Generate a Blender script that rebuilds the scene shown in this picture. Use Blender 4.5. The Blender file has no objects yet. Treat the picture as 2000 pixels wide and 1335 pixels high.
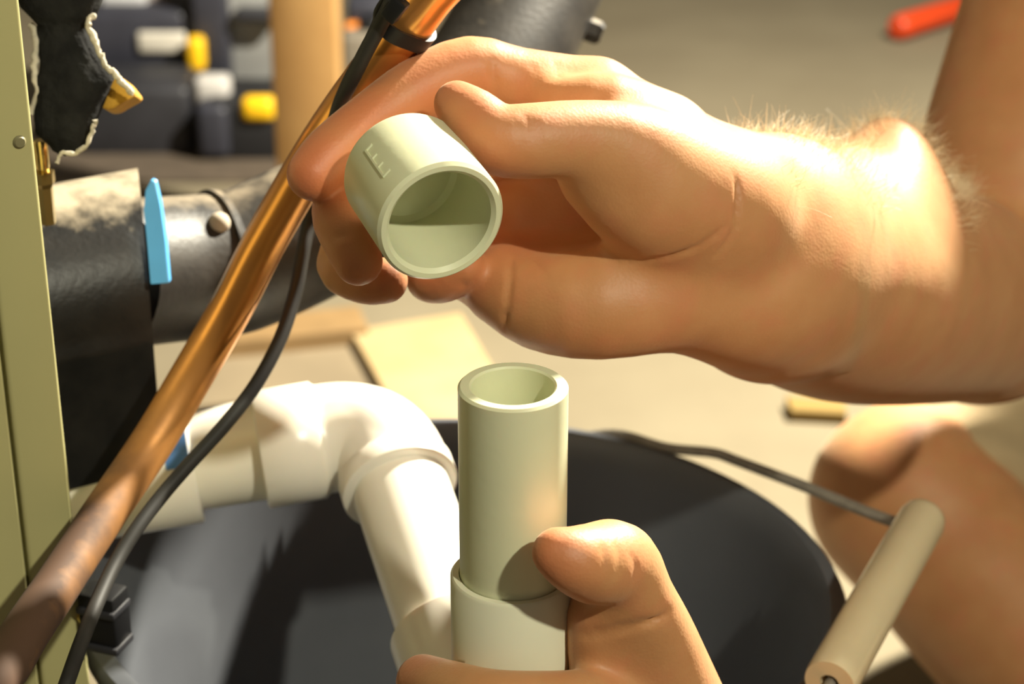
import bpy, bmesh, math, random
import numpy as np
from mathutils import Vector, Matrix

random.seed(7)
rng = np.random.default_rng(7)
scene = bpy.context.scene
COL = scene.collection

# ------------------------------------------------------------------ camera
PITCH = math.radians(25.0)
FPX = 4000.0
CAM = Vector((0.0, 0.0, 0.81))
FW = Vector((0.0, math.cos(PITCH), -math.sin(PITCH)))
UP = Vector((0.0, math.sin(PITCH), math.cos(PITCH)))
cam_data = bpy.data.cameras.new('camera')
cam_data.sensor_width = 36.0
cam_data.lens = 36.0 * FPX / 2000.0
cam_data.clip_start = 0.02
cam_data.dof.use_dof = True
cam_data.dof.focus_distance = 0.635
cam_data.dof.aperture_fstop = 12.0
cam = bpy.data.objects.new('camera', cam_data)
COL.objects.link(cam)
cam.location = CAM
cam.rotation_euler = (math.radians(90) - PITCH, 0, 0)
scene.camera = cam

# ------------------------------------------------------------------ light
world = bpy.data.worlds.new('world')
scene.world = world
world.use_nodes = True
bg = world.node_tree.nodes['Background']
bg.inputs['Color'].default_value = (1.0, 0.86, 0.66, 1)
bg.inputs['Strength'].default_value = 0.12

def area(name, loc, target, size, power, color):
    L = bpy.data.lights.new(name, 'AREA')
    L.shape = 'DISK'
    L.size = size
    L.energy = power
    L.color = color
    o = bpy.data.objects.new(name, L)
    COL.objects.link(o)
    o.location = loc
    d = Vector(target) - Vector(loc)
    o.rotation_euler = d.to_track_quat('-Z', 'Y').to_euler()
    return o

area('work_lamp', (0.74, 1.52, 1.31), (0.05, 1.20, 0.2), 0.08, 120.0, (1.0, 0.93, 0.76))
area('ceiling_lamp', (0.60, -0.30, 1.50), (0.0, 0.62, 0.5), 0.05, 16.5, (1.0, 0.95, 0.74))

scene.view_settings.view_transform = 'Standard'
scene.view_settings.look = 'None'
scene.view_settings.exposure = 0.0
scene.view_settings.gamma = 1.0
scene.view_settings.use_curve_mapping = False

# ------------------------------------------------------------------ helpers
def W(px, py, d):
    """point seen at photograph pixel (px, py) at distance d along the optical axis"""
    return CAM + d * (FW + Vector(((px - 1000.0) / FPX, 0, 0)) - ((py - 667.5) / FPX) * UP)

def F(px, py, z=0.0):
    """point on the horizontal plane z seen at a pixel"""
    r = FW + Vector(((px - 1000.0) / FPX, 0, 0)) - ((py - 667.5) / FPX) * UP
    return CAM + r * ((z - CAM.z) / r.z)

def srgb(r, g, b):
    def c(v):
        v /= 255.0
        return v / 12.92 if v <= 0.04045 else ((v + 0.055) / 1.055) ** 2.4
    return (c(r), c(g), c(b))

def mat(name, color, rough=0.5, metal=0.0, var=0.0, vscale=40.0, color2=None, bump=0.0, bscale=300.0,
        sss=0.0, sss_scale=0.004, spec=0.5, coat=0.0, lo=0.35, hi=0.65, detail=4.0):
    m = bpy.data.materials.new(name)
    m.use_nodes = True
    nt = m.node_tree
    b = nt.nodes['Principled BSDF']
    b.inputs['Base Color'].default_value = (*color, 1)
    b.inputs['Roughness'].default_value = rough
    b.inputs['Metallic'].default_value = metal
    b.inputs['Specular IOR Level'].default_value = spec
    b.inputs['Coat Weight'].default_value = coat
    tc = nt.nodes.new('ShaderNodeTexCoord')
    if color2 is not None or var > 0:
        if color2 is None:
            color2 = tuple(max(0.0, c * (1 - var)) for c in color)
        n = nt.nodes.new('ShaderNodeTexNoise')
        n.inputs['Scale'].default_value = vscale
        n.inputs['Detail'].default_value = detail
        nt.links.new(tc.outputs['Object'], n.inputs['Vector'])
        r = nt.nodes.new('ShaderNodeValToRGB')
        r.color_ramp.elements[0].position = lo
        r.color_ramp.elements[0].color = (*color, 1)
        r.color_ramp.elements[1].position = hi
        r.color_ramp.elements[1].color = (*color2, 1)
        nt.links.new(n.outputs['Fac'], r.inputs['Fac'])
        nt.links.new(r.outputs['Color'], b.inputs['Base Color'])
    if bump > 0:
        n2 = nt.nodes.new('ShaderNodeTexNoise')
        n2.inputs['Scale'].default_value = bscale
        n2.inputs['Detail'].default_value = 6
        nt.links.new(tc.outputs['Object'], n2.inputs['Vector'])
        bp = nt.nodes.new('ShaderNodeBump')
        bp.inputs['Strength'].default_value = bump
        bp.inputs['Distance'].default_value = 0.002
        nt.links.new(n2.outputs['Fac'], bp.inputs['Height'])
        nt.links.new(bp.outputs['Normal'], b.inputs['Normal'])
    if sss > 0:
        b.inputs['Subsurface Weight'].default_value = sss
        b.inputs['Subsurface Radius'].default_value = (1.0, 0.35, 0.15)
        b.inputs['Subsurface Scale'].default_value = sss_scale
    return m

def link_obj(name, me, material=None, parent=None, smooth=True):
    o = bpy.data.objects.new(name, me)
    COL.objects.link(o)
    if material is not None:
        me.materials.append(material)
    if smooth:
        me.shade_smooth()
    if parent is not None:
        o.parent = parent
    return o

def obj(name, bm, material=None, parent=None, smooth=True, sharp=None):
    bmesh.ops.recalc_face_normals(bm, faces=bm.faces[:])
    me = bpy.data.meshes.new(name)
    bm.to_mesh(me)
    bm.free()
    o = link_obj(name, me, material, parent, smooth)
    if smooth:
        me.set_sharp_from_angle(angle=math.radians(sharp if sharp else 40))
    return o

def tag(o, label, cat, group=None, kind=None):
    o['label'] = label
    o['category'] = cat
    if group: o['group'] = group
    if kind: o['kind'] = kind
    return o

def structure(o):
    o['kind'] = 'structure'
    return o

def thing(name, label, cat, loc=(0, 0, 0), group=None):
    o = bpy.data.objects.new(name, None)
    o.empty_display_size = 0.02
    COL.objects.link(o)
    tag(o, label, cat, group)
    return o

def frame(axis, hint=None):
    z = Vector(axis).normalized()
    h = Vector(hint) if hint is not None else (Vector((0, 0, 1)) if abs(z.z) < 0.9 else Vector((1, 0, 0)))
    x = h.cross(z).normalized()
    y = z.cross(x)
    return x, y, z

def add_lathe(bm, profile, origin, axis, seg=64, closed=False, a0=0.0, a1=2 * math.pi):
    """profile: list of (radius, height along axis)"""
    x, y, z = frame(axis)
    o = Vector(origin)
    full = abs(a1 - a0) > 6.28
    n = seg if full else seg + 1
    rings = []
    for r, h in profile:
        if r < 1e-7:
            rings.append([bm.verts.new(o + z * h)])
        else:
            rings.append([bm.verts.new(o + z * h + (x * math.cos(a0 + (a1 - a0) * i / seg) + y * math.sin(a0 + (a1 - a0) * i / seg)) * r) for i in range(n)])
    prs = list(zip(rings, rings[1:]))
    if closed:
        prs.append((rings[-1], rings[0]))
    for A, B in prs:
        m = seg
        for i in range(m):
            j = (i + 1) % n
            if len(A) == 1 and len(B) == 1: continue
            if len(A) == 1: bm.faces.new((A[0], B[i], B[j]))
            elif len(B) == 1: bm.faces.new((A[i], A[j], B[0]))
            else: bm.faces.new((A[i], A[j], B[j], B[i]))
    return bm

def catmull(pts, sub=8):
    P = [Vector(p) for p in pts]
    out = []
    for i in range(len(P) - 1):
        p0 = P[i - 1] if i > 0 else 2 * P[0] - P[1]
        p1, p2 = P[i], P[i + 1]
        p3 = P[i + 2] if i + 2 < len(P) else 2 * P[-1] - P[-2]
        for s in range(sub):
            t = s / sub
            out.append(0.5 * ((2 * p1) + (-p0 + p2) * t + (2 * p0 - 5 * p1 + 4 * p2 - p3) * t * t + (-p0 + 3 * p1 - 3 * p2 + p3) * t ** 3))
    out.append(P[-1].copy())
    return out

def add_tube(bm, pts, radii, seg=24, cap=True, flat=(1.0, 1.0), hint=None):
    if not hasattr(radii, '__len__'):
        radii = [radii] * len(pts)
    rings = []
    t0 = (pts[1] - pts[0]).normalized()
    x, y, z = frame(t0, hint)
    for i, p in enumerate(pts):
        a = pts[max(i - 1, 0)]; b = pts[min(i + 1, len(pts) - 1)]
        t = (b - a).normalized()
        q = z.rotation_difference(t)
        x = (q @ x); y = (q @ y); z = t
        x = (x - z * x.dot(z)).normalized(); y = z.cross(x)
        rings.append([bm.verts.new(p + (x * math.cos(2 * math.pi * k / seg) * flat[0] + y * math.sin(2 * math.pi * k / seg) * flat[1]) * radii[i]) for k in range(seg)])
    for A, B in zip(rings, rings[1:]):
        for k in range(seg):
            bm.faces.new((A[k], A[(k + 1) % seg], B[(k + 1) % seg], B[k]))
    if cap:
        bm.faces.new(list(reversed(rings[0])))
        bm.faces.new(rings[-1])
    return bm

def add_box(bm, c, sx, sy, sz, ax=None, bev=0.0, segs=2):
    """box centred at c with full sizes along the axes ax=(x,y,z)"""
    if ax is None:
        ax = (Vector((1, 0, 0)), Vector((0, 1, 0)), Vector((0, 0, 1)))
    c = Vector(c)
    vs = []
    for i in (-1, 1):
        for j in (-1, 1):
            for k in (-1, 1):
                vs.append(bm.verts.new(c + ax[0] * (i * sx / 2) + ax[1] * (j * sy / 2) + ax[2] * (k * sz / 2)))
    fs = []
    for q in ((0, 1, 3, 2), (4, 6, 7, 5), (0, 4, 5, 1), (2, 3, 7, 6), (0, 2, 6, 4), (1, 5, 7, 3)):
        fs.append(bm.faces.new([vs[i] for i in q]))
    if bev > 0:
        es = list({e for f in fs for e in f.edges})
        bmesh.ops.bevel(bm, geom=es, offset=bev, segments=segs, affect='EDGES', profile=0.5)
    return bm

def add_prism(bm, pts, depth_vec, bev=0.0):
    """polygon pts extruded by depth_vec"""
    dv = Vector(depth_vec)
    A = [bm.verts.new(Vector(p)) for p in pts]
    B = [bm.verts.new(Vector(p) + dv) for p in pts]
    n = len(A)
    fs = [bm.faces.new(A), bm.faces.new(list(reversed(B)))]
    for i in range(n):
        fs.append(bm.faces.new((A[i], B[i], B[(i + 1) % n], A[(i + 1) % n])))
    if bev > 0:
        es = list({e for f in fs for e in f.edges})
        bmesh.ops.bevel(bm, geom=es, offset=bev, segments=2, affect='EDGES', profile=0.5)
    return bm

def rot_axes(deg):
    a = math.radians(deg)
    return (Vector((math.cos(a), math.sin(a), 0)), Vector((-math.sin(a), math.cos(a), 0)), Vector((0, 0, 1)))

# ------------------------------------------------------------------ materials
M_floor = mat('concrete', (0.180, 0.150, 0.096), rough=0.9, color2=(0.156, 0.128, 0.080), vscale=6.0, bump=0.25, bscale=60.0, detail=8)
M_wall = mat('painted_wall', (0.45, 0.40, 0.33), rough=0.9, var=0.1, vscale=3.0)
M_pvc = mat('white_pvc', (0.72, 0.71, 0.54), rough=0.30, var=0.05, vscale=25.0, sss=0.12, sss_scale=0.003)
M_pvc_b = mat('cream_white_pvc', (0.88, 0.83, 0.72), rough=0.28, var=0.04, vscale=25.0, sss=0.10, sss_scale=0.003)
M_pvc_c = mat('greenish_white_pvc', (0.70, 0.71, 0.48), rough=0.34, var=0.05, vscale=30.0, sss=0.12, sss_scale=0.003, bump=0.04, bscale=250.0)
M_black_abs = mat('black_pipe', (0.006, 0.006, 0.006), rough=0.40, color2=(0.014, 0.013, 0.012), vscale=60.0, spec=0.35, bump=0.10, bscale=400.0)
M_copper = mat('copper', (0.80, 0.36, 0.09), rough=0.28, metal=0.75, color2=(0.66, 0.29, 0.08), vscale=18.0)
M_cable = mat('black_cable', (0.016, 0.015, 0.014), rough=0.6, spec=0.3, color2=(0.03, 0.028, 0.024), vscale=40.0)
M_tie = mat('black_nylon', (0.007, 0.007, 0.008), rough=0.45, spec=0.3)
M_panel = mat('olive_sheet_metal', (0.46, 0.43, 0.20), rough=0.45, var=0.07, vscale=8.0)
M_gap = mat('dark_gap', (0.05, 0.045, 0.03), rough=0.8)
M_bucket = mat('grey_bucket_plastic', (0.090, 0.096, 0.110), rough=0.40, color2=(0.11, 0.117, 0.132), vscale=12.0, bump=0.03, bscale=120.0)
M_wire = mat('galvanised_wire', (0.34, 0.31, 0.26), rough=0.5, metal=0.4, var=0.2, vscale=200.0)
M_grip = mat('cream_plastic_grip', (0.66, 0.55, 0.35), rough=0.22, var=0.05, vscale=40.0, sss=0.1)
M_blue = mat('blue_plastic', (0.10, 0.42, 0.85), rough=0.4, var=0.1, vscale=50.0)
M_foam = mat('black_foam', (0.006, 0.006, 0.006), rough=0.9, spec=0.2, color2=(0.014, 0.014, 0.013), vscale=120.0, bump=0.6, bscale=300.0)
M_fray = mat('frayed_foil', (0.62, 0.56, 0.44), rough=0.8, var=0.4, vscale=200.0, bump=0.5, bscale=400.0)
M_yellowfoam = mat('yellow_insulation', (0.55, 0.30, 0.03), rough=0.85, var=0.25, vscale=150.0, bump=0.5, bscale=350.0)
M_brass = mat('brass', (0.85, 0.62, 0.22), rough=0.18, metal=1.0)
M_wood = mat('pine', (0.42, 0.23, 0.08), rough=0.6, color2=(0.48, 0.28, 0.105), vscale=12.0)
M_board = mat('pine_board', (0.36, 0.26, 0.125), rough=0.7, color2=(0.41, 0.30, 0.155), vscale=20.0)
M_board_edge = mat('board_edge', (0.21, 0.135, 0.035), rough=0.8)
M_tool_black = mat('black_case', (0.028, 0.028, 0.034), rough=0.5, var=0.3, vscale=20.0)
M_tool_blue = mat('blue_black_case', (0.035, 0.036, 0.050), rough=0.45, var=0.2, vscale=20.0)
M_tool_silver = mat('silver_panel', (0.36, 0.36, 0.35), rough=0.5, metal=0.1, var=0.25, vscale=14.0)
M_tool_label = mat('pale_label', (0.62, 0.58, 0.50), rough=0.5, var=0.1, vscale=30.0)
M_tool_yellow = mat('yellow_plastic', (0.90, 0.52, 0.01), rough=0.4)
M_tool_orange = mat('orange_plastic', (0.80, 0.25, 0.03), rough=0.4)
M_red = mat('orange_red_grip', (0.62, 0.055, 0.010), rough=0.4, var=0.1, vscale=30.0)
M_steel = mat('steel', (0.35, 0.34, 0.32), rough=0.35, metal=1.0)
M_shorts = mat('khaki_cloth', (0.46, 0.35, 0.20), rough=0.9, var=0.12, vscale=20.0, bump=0.2, bscale=500.0)
M_shirt = mat('grey_cloth', (0.20, 0.20, 0.21), rough=0.9, var=0.15, vscale=20.0, bump=0.2, bscale=500.0)
M_hairhead = mat('brown_hair', (0.09, 0.05, 0.025), rough=0.6, var=0.3, vscale=80.0)
M_armhair = mat('blond_hair', (0.85, 0.68, 0.42), rough=0.4)
M_nail = mat('nail', (0.72, 0.46, 0.33), rough=0.28, sss=0.2)

def dust(m, color, amount_hi=0.9, z0=1.04, z1=1.24):
    """settled dust: pale where the surface faces up, broken up by noise"""
    nt = m.node_tree
    b = nt.nodes['Principled BSDF']
    geo = nt.nodes.new('ShaderNodeNewGeometry')
    sep = nt.nodes.new('ShaderNodeSeparateXYZ')
    nt.links.new(geo.outputs['Normal'], sep.inputs[0])
    tc = nt.nodes.new('ShaderNodeTexCoord')
    n = nt.nodes.new('ShaderNodeTexNoise')
    n.inputs['Scale'].default_value = 90
    n.inputs['Detail'].default_value = 7
    nt.links.new(tc.outputs['Object'], n.inputs['Vector'])
    add = nt.nodes.new('ShaderNodeMath'); add.operation = 'MULTIPLY_ADD'
    nt.links.new(n.outputs['Fac'], add.inputs[0]); add.inputs[1].default_value = 0.45
    nt.links.new(sep.outputs['Z'], add.inputs[2])
    mr = nt.nodes.new('ShaderNodeMapRange')
    mr.inputs['From Min'].default_value = z0; mr.inputs['From Max'].default_value = z1
    mr.inputs['To Max'].default_value = amount_hi
    nt.links.new(add.outputs[0], mr.inputs['Value'])
    mix = nt.nodes.new('ShaderNodeMix'); mix.data_type = 'RGBA'
    src = b.inputs['Base Color'].links[0].from_socket
    nt.links.new(mr.outputs[0], mix.inputs['Factor'])
    nt.links.new(src, mix.inputs[6])
    mix.inputs[7].default_value = (*color, 1)
    nt.links.new(mix.outputs[2], b.inputs['Base Color'])
M_black_dusty = mat('dusty_black_pipe', (0.022, 0.020, 0.018), rough=0.5, color2=(0.045, 0.04, 0.034), vscale=60.0, spec=0.4, bump=0.10, bscale=400.0)
dust(M_black_abs, (0.50, 0.42, 0.30))
dust(M_black_dusty, (0.42, 0.35, 0.25), 0.75, 1.10, 1.30)
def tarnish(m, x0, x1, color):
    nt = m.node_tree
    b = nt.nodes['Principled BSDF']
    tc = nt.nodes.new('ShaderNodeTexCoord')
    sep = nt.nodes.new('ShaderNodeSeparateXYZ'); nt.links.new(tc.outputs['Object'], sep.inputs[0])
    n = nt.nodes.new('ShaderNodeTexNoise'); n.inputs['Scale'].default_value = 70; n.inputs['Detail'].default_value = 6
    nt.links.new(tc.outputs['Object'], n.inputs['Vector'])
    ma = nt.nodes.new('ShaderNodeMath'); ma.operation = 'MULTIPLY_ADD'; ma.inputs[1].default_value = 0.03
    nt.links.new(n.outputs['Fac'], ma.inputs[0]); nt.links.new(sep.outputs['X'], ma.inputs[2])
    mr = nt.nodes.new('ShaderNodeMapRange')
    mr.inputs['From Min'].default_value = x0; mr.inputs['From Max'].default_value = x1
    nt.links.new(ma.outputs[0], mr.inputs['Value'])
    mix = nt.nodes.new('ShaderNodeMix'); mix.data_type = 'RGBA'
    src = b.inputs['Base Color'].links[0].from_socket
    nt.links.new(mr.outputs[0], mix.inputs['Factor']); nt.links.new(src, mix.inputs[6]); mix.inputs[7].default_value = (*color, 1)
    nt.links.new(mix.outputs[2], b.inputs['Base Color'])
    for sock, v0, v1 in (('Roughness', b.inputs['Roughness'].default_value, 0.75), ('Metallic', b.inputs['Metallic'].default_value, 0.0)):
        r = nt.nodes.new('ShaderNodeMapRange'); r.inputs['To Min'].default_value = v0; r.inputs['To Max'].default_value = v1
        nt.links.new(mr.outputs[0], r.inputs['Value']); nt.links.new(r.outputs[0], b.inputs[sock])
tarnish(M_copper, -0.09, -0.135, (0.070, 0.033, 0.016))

# skin with flushed fingertips (vertex attribute) and mottling
def make_skin():
    m = bpy.data.materials.new('skin')
    m.use_nodes = True
    nt = m.node_tree
    b = nt.nodes['Principled BSDF']
    b.inputs['Roughness'].default_value = 0.52
    b.inputs['Specular IOR Level'].default_value = 0.45
    b.inputs['Subsurface Weight'].default_value = 0.22
    b.inputs['Subsurface Radius'].default_value = (1.0, 0.4, 0.2)
    b.inputs['Subsurface Scale'].default_value = 0.006
    b.inputs['Sheen Weight'].default_value = 0.2
    b.inputs['Sheen Roughness'].default_value = 0.45
    b.inputs['Sheen Tint'].default_value = (1.0, 0.85, 0.62, 1)
    tc = nt.nodes.new('ShaderNodeTexCoord')
    n = nt.nodes.new('ShaderNodeTexNoise'); n.inputs['Scale'].default_value = 45; n.inputs['Detail'].default_value = 5
    nt.links.new(tc.outputs['Object'], n.inputs['Vector'])
    r = nt.nodes.new('ShaderNodeValToRGB')
    r.color_ramp.elements[0].position = 0.3; r.color_ramp.elements[0].color = (0.47, 0.215, 0.085, 1)
    r.color_ramp.elements[1].position = 0.7; r.color_ramp.elements[1].color = (0.54, 0.27, 0.115, 1)
    nt.links.new(n.outputs['Fac'], r.inputs['Fac'])
    n3 = nt.nodes.new('ShaderNodeTexNoise'); n3.inputs['Scale'].default_value = 75; n3.inputs['Detail'].default_value = 3
    nt.links.new(tc.outputs['Object'], n3.inputs['Vector'])
    mr3 = nt.nodes.new('ShaderNodeMapRange'); mr3.inputs['From Min'].default_value = 0.48; mr3.inputs['From Max'].default_value = 0.72; mr3.inputs['To Max'].default_value = 0.45
    nt.links.new(n3.outputs['Fac'], mr3.inputs['Value'])
    mix3 = nt.nodes.new('ShaderNodeMix'); mix3.data_type = 'RGBA'
    nt.links.new(mr3.outputs[0], mix3.inputs['Factor']); nt.links.new(r.outputs['Color'], mix3.inputs[6]); mix3.inputs[7].default_value = (0.55, 0.20, 0.095, 1)
    at = nt.nodes.new('ShaderNodeAttribute'); at.attribute_name = 'flush'
    mix = nt.nodes.new('ShaderNodeMix'); mix.data_type = 'RGBA'
    nt.links.new(at.outputs['Fac'], mix.inputs['Factor'])
    nt.links.new(mix3.outputs[2], mix.inputs[6])
    mix.inputs[7].default_value = (0.50, 0.155, 0.062, 1)
    nt.links.new(mix.outputs[2], b.inputs['Base Color'])
    v = nt.nodes.new('ShaderNodeTexVoronoi'); v.inputs['Scale'].default_value = 900
    nt.links.new(tc.outputs['Object'], v.inputs['Vector'])
    n2 = nt.nodes.new('ShaderNodeTexNoise'); n2.inputs['Scale'].default_value = 160; n2.inputs['Detail'].default_value = 5
    nt.links.new(tc.outputs['Object'], n2.inputs['Vector'])
    ma = nt.nodes.new('ShaderNodeMath'); ma.operation = 'MULTIPLY_ADD'; ma.inputs[1].default_value = 0.35
    nt.links.new(v.outputs['Distance'], ma.inputs[0]); nt.links.new(n2.outputs['Fac'], ma.inputs[2])
    bp = nt.nodes.new('ShaderNodeBump'); bp.inputs['Strength'].default_value = 0.10; bp.inputs['Distance'].default_value = 0.0015
    nt.links.new(ma.outputs[0], bp.inputs['Height'])
    nt.links.new(bp.outputs['Normal'], b.inputs['Normal'])
    return m
M_skin = make_skin()

# ------------------------------------------------------------------ the setting
bm = bmesh.new()
add_box(bm, (0.3, 2.4, -0.05), 7.0, 7.2, 0.1)
structure(obj('floor', bm, M_floor, smooth=False))
bm = bmesh.new()
add_box(bm, (0.3, 6.05, 1.2), 7.0, 0.1, 2.4)
structure(obj('wall_back', bm, M_wall, smooth=False))

# ------------------------------------------------------------------ furnace cabinet on the left
CC = W(108, 667.5, 0.70)                      # its front right upright edge
fx = Vector((-0.866, -0.5, 0))                # along the front, away from the edge
fn = Vector((0.5, -0.866, 0))                 # front normal
bx = Vector((-0.5, 0.866, 0))                 # along the right side, backwards
cab = thing('furnace_cabinet', 'olive beige sheet metal furnace cabinet at the left edge', 'cabinet')
corner = Vector((CC.x, CC.y, 0))
Hc = 1.5
ax = (fx, bx, Vector((0, 0, 1)))
bm = bmesh.new()
add_box(bm, corner + fx * 0.26 + bx * 0.26 + Vector((0, 0, Hc / 2)), 0.508, 0.50, Hc, ax, 0.002)
obj('body', bm, M_gap, cab)
# front edge flange and door, a narrow dark joint between them
gap = 0.0178
bm = bmesh.new()
add_box(bm, corner + fx * (gap / 2) + bx * 0.012 + Vector((0, 0, Hc / 2)), gap, 0.024, Hc, ax, 0.0016, 3)
obj('corner_flange', bm, M_panel, cab)
bm = bmesh.new()
add_box(bm, corner + fx * (gap + 0.0011 + 0.245) + bx * 0.012 + Vector((0, 0, Hc / 2)), 0.49, 0.024, Hc - 0.01, ax, 0.0012, 3)
obj('door', bm, M_panel, cab)
bm = bmesh.new()
p = W(42, 272, 0.690)
t = (p - corner).dot(fx)
add_lathe(bm, [(0.0, 0.0012), (0.0016, 0.0011), (0.0022, 0.0004), (0.0022, -0.001)], Vector((corner.x, corner.y, p.z + 0.007)) + fx * 0.005, fn, 20)
obj('screw', bm, mat('dull_screw', (0.20, 0.18, 0.09), rough=0.5), cab)

# black bracket with a brass screw low on the cabinet's edge
br = thing('bracket', 'small black plastic bracket with brass screw beside the bucket rim', 'bracket')
bm = bmesh.new()
c0 = W(205, 1205, 0.745)
add_box(bm, c0, 0.015, 0.012, 0.024, rot_axes(-20), 0.0015)
obj('body', bm, M_tie, br)
bm = bmesh.new()
add_box(bm, c0 + Vector((0, -0.001, 0.0055)), 0.0158, 0.0128, 0.003, rot_axes(-20), 0.0008)
add_box(bm, c0 + Vector((0, -0.001, -0.0095)), 0.0158, 0.0128, 0.003, rot_axes(-20), 0.0008)
obj('rib', bm, M_tool_black, br)
bm = bmesh.new()
add_box(bm, W(180, 1205, 0.752), 0.012, 0.004, 0.018, rot_axes(-20), 0.001)
obj('mounting_tab', bm, M_tie, br)
bm = bmesh.new()
add_lathe(bm, [(0, 0.0015), (0.0018, 0.0012), (0.0026, 0), (0.0026, -0.006), (0, -0.006)], W(168, 1208, 0.744), fn, 20)
obj('screw', bm, M_brass, br)

# ------------------------------------------------------------------ black drain housing and pipe
E1 = Vector((0.866, 0.5, 0))
hub = thing('drain_housing', 'dusty black drain housing with rounded top leaving the furnace cabinet', 'housing')
A0 = W(190, 556, 0.805)
prof = []
R = 0.042
for i in range(25):
    a = math.radians(180 - i * 180 / 24)
    prof.append((R * math.cos(a), R * math.sin(a)))
prof += [(R, -0.004), (R + 0.0012, -0.007), (R + 0.0012, -0.010), (R - 0.0005, -0.014), (R - 0.002, -0.064), (-R, -0.064)]
bm = bmesh.new()
hubA = [bm.verts.new(A0 + fn * n + Vector((0, 0, z)) + E1 * -0.06) for n, z in prof]
hubB = [bm.verts.new(A0 + fn * n + Vector((0, 0, z)) + E1 * (0.0205 - 0.334 * n)) for n, z in prof]
bm.faces.new(hubA); bm.faces.new(list(reversed(hubB)))
for i in range(len(prof)):
    j = (i + 1) % len(prof)
    bm.faces.new((hubA[i], hubB[i], hubB[j], hubA[j]))
obj('body', bm, M_black_abs, hub, sharp=30)

pp = [(215, 536, .802), (330, 526, .825), (430, 517, .838), (470, 508, .842), (560, 470, .85), (700, 398, .865), (850, 290, .885), (960, 140, .905), (1035, 0, .925), (1110, -160, .945), (1230, -420, .98)]
path = catmull([W(*p) for p in pp] + [Vector((0.075, 1.13, 1.0)), Vector((0.08, 1.16, 2.2))], 6)
bp_ = thing('black_drain_pipe', 'dusty black plastic pipe running from the housing up behind the hand', 'pipe')
bm = bmesh.new(); add_tube(bm, path, 0.0295, 40); obj('pipe', bm, M_black_dusty, bp_)
bm = bmesh.new()
i0 = 11
add_tube(bm, [path[i0] + (path[i0 + 1] - path[i0]) * s for s in (0, .02, .98, 1)] , [0.030, 0.0312, 0.0312, 0.030], 40)
obj('joint_ring', bm, M_black_dusty, bp_)
bm = bmesh.new()
bmesh.ops.create_icosphere(bm, subdivisions=3, radius=0.0045, matrix=Matrix.Translation(W(428, 436, 0.812)))
obj('glue_blob', bm, mat('dusty_glue', (0.55, 0.47, 0.36), rough=0.8), bp_)
# clamp and bolt near the top
bm = bmesh.new()
q = W(1152, 58, 0.925)
add_lathe(bm, [(0, 0.006), (0.004, 0.006), (0.0055, 0.004), (0.0055, -0.004), (0.003, -0.004), (0.003, -0.03), (0, -0.03)], q, Vector((0.9, -0.2, -0.3)), 6)
obj('clamp_bolt', bm, M_black_dusty, bp_, sharp=20)

# blue shim at the housing's mouth
bm = bmesh.new()
d = 0.765
poly = [W(294, 351, d), W(303, 356, d), W(312, 400, d), W(322, 470, d), W(330, 553, d), W(293, 556, d), W(288, 480, d), W(281, 410, d), W(283, 372, d)]
add_prism(bm, poly, Vector((0.3, 0.9, 0.1)) * 0.0025, 0.0005)
tag(obj('blue_shim', bm, M_blue, smooth=False), 'bright blue tapered plastic shim stuck beside the black housing', 'shim')

# ------------------------------------------------------------------ torn black insulation, brass fitting
rows = [(-1500, 60, 170), (-700, 55, 180), (-300, 45, 195), (-60, 28, 215), (-20, 32, 205), (8, 38, 196), (30, 60, 186), (46, 74, 170), (62, 72, 170), (90, 74, 182), (115, 76, 198), (138, 78, 214), (152, 74, 222), (165, 72, 216), (200, 68, 202), (235, 66, 188), (258, 72, 182), (275, 92, 168), (292, 104, 152), (300, 118, 138)]
bm = bmesh.new()
rings = []
NS = 40
dI = 0.73
for k, (y, xl, xr) in enumerate(rows):
    c = W((xl + xr) / 2, y, dI); rx = (xr - xl) / 2 / FPX * dI
    ring = []
    for s in range(NS):
        a = 2 * math.pi * s / NS
        j = 1 + 0.05 * math.sin(5 * a + k * 1.3) + rng.normal() * 0.03
        ring.append(bm.verts.new(c + Vector((math.cos(a) * rx * j, math.sin(a) * rx * 0.62 * j, rng.normal() * 0.0005))))
    rings.append(ring)
for A, B in zip(rings, rings[1:]):
    for s in range(NS):
        bm.faces.new((A[s], A[(s + 1) % NS], B[(s + 1) % NS], B[s]))
bm.faces.new(rings[0]); bm.faces.new(rings[-1])
ins = thing('torn_insulation', 'torn black foam pipe insulation hanging beside the cabinet edge', 'insulation')
obj('foam', bm, M_foam, ins, sharp=60)
def ribbon(name, pts, rad, m, parent, jit=0.00028, seg=10, flat=(1, 1)):
    P = catmull([W(*p) for p in pts], 5)
    P = [p + Vector((rng.normal() * jit, rng.normal() * jit, rng.normal() * jit)) for p in P]
    bm = bmesh.new()
    add_tube(bm, P, [rad * (0.75 + 0.5 * rng.random()) for _ in P], seg, True, flat)
    return obj(name, bm, m, parent, sharp=60)
ribbon('torn_edge', [(186, 30, .724), (172, 46, .722), (184, 75, .722), (195, 105, .722), (208, 130, .722), (224, 142, .722), (240, 160, .724), (262, 184, .726)], 0.0011, M_fray, ins)
ribbon('torn_edge', [(188, 238, .722), (180, 250, .722), (172, 280, .722), (150, 298, .724), (120, 300, .724), (112, 318, .724)], 0.0008, M_fray, ins)
ribbon('torn_edge', [(62, 50, .73), (70, 90, .728), (66, 140, .728), (72, 180, .728), (60, 220, .73)], 0.0012, M_fray, ins)
bm = bmesh.new()
poly = [W(x, y, .733) for x, y in ((200, 150), (224, 142), (246, 158), (266, 184), (258, 190), (240, 200), (222, 212), (206, 214), (190, 205))]
add_prism(bm, poly, FW * 0.016, 0.001)
obj('yellow_lining', bm, M_yellowfoam, ins, sharp=60)

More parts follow.
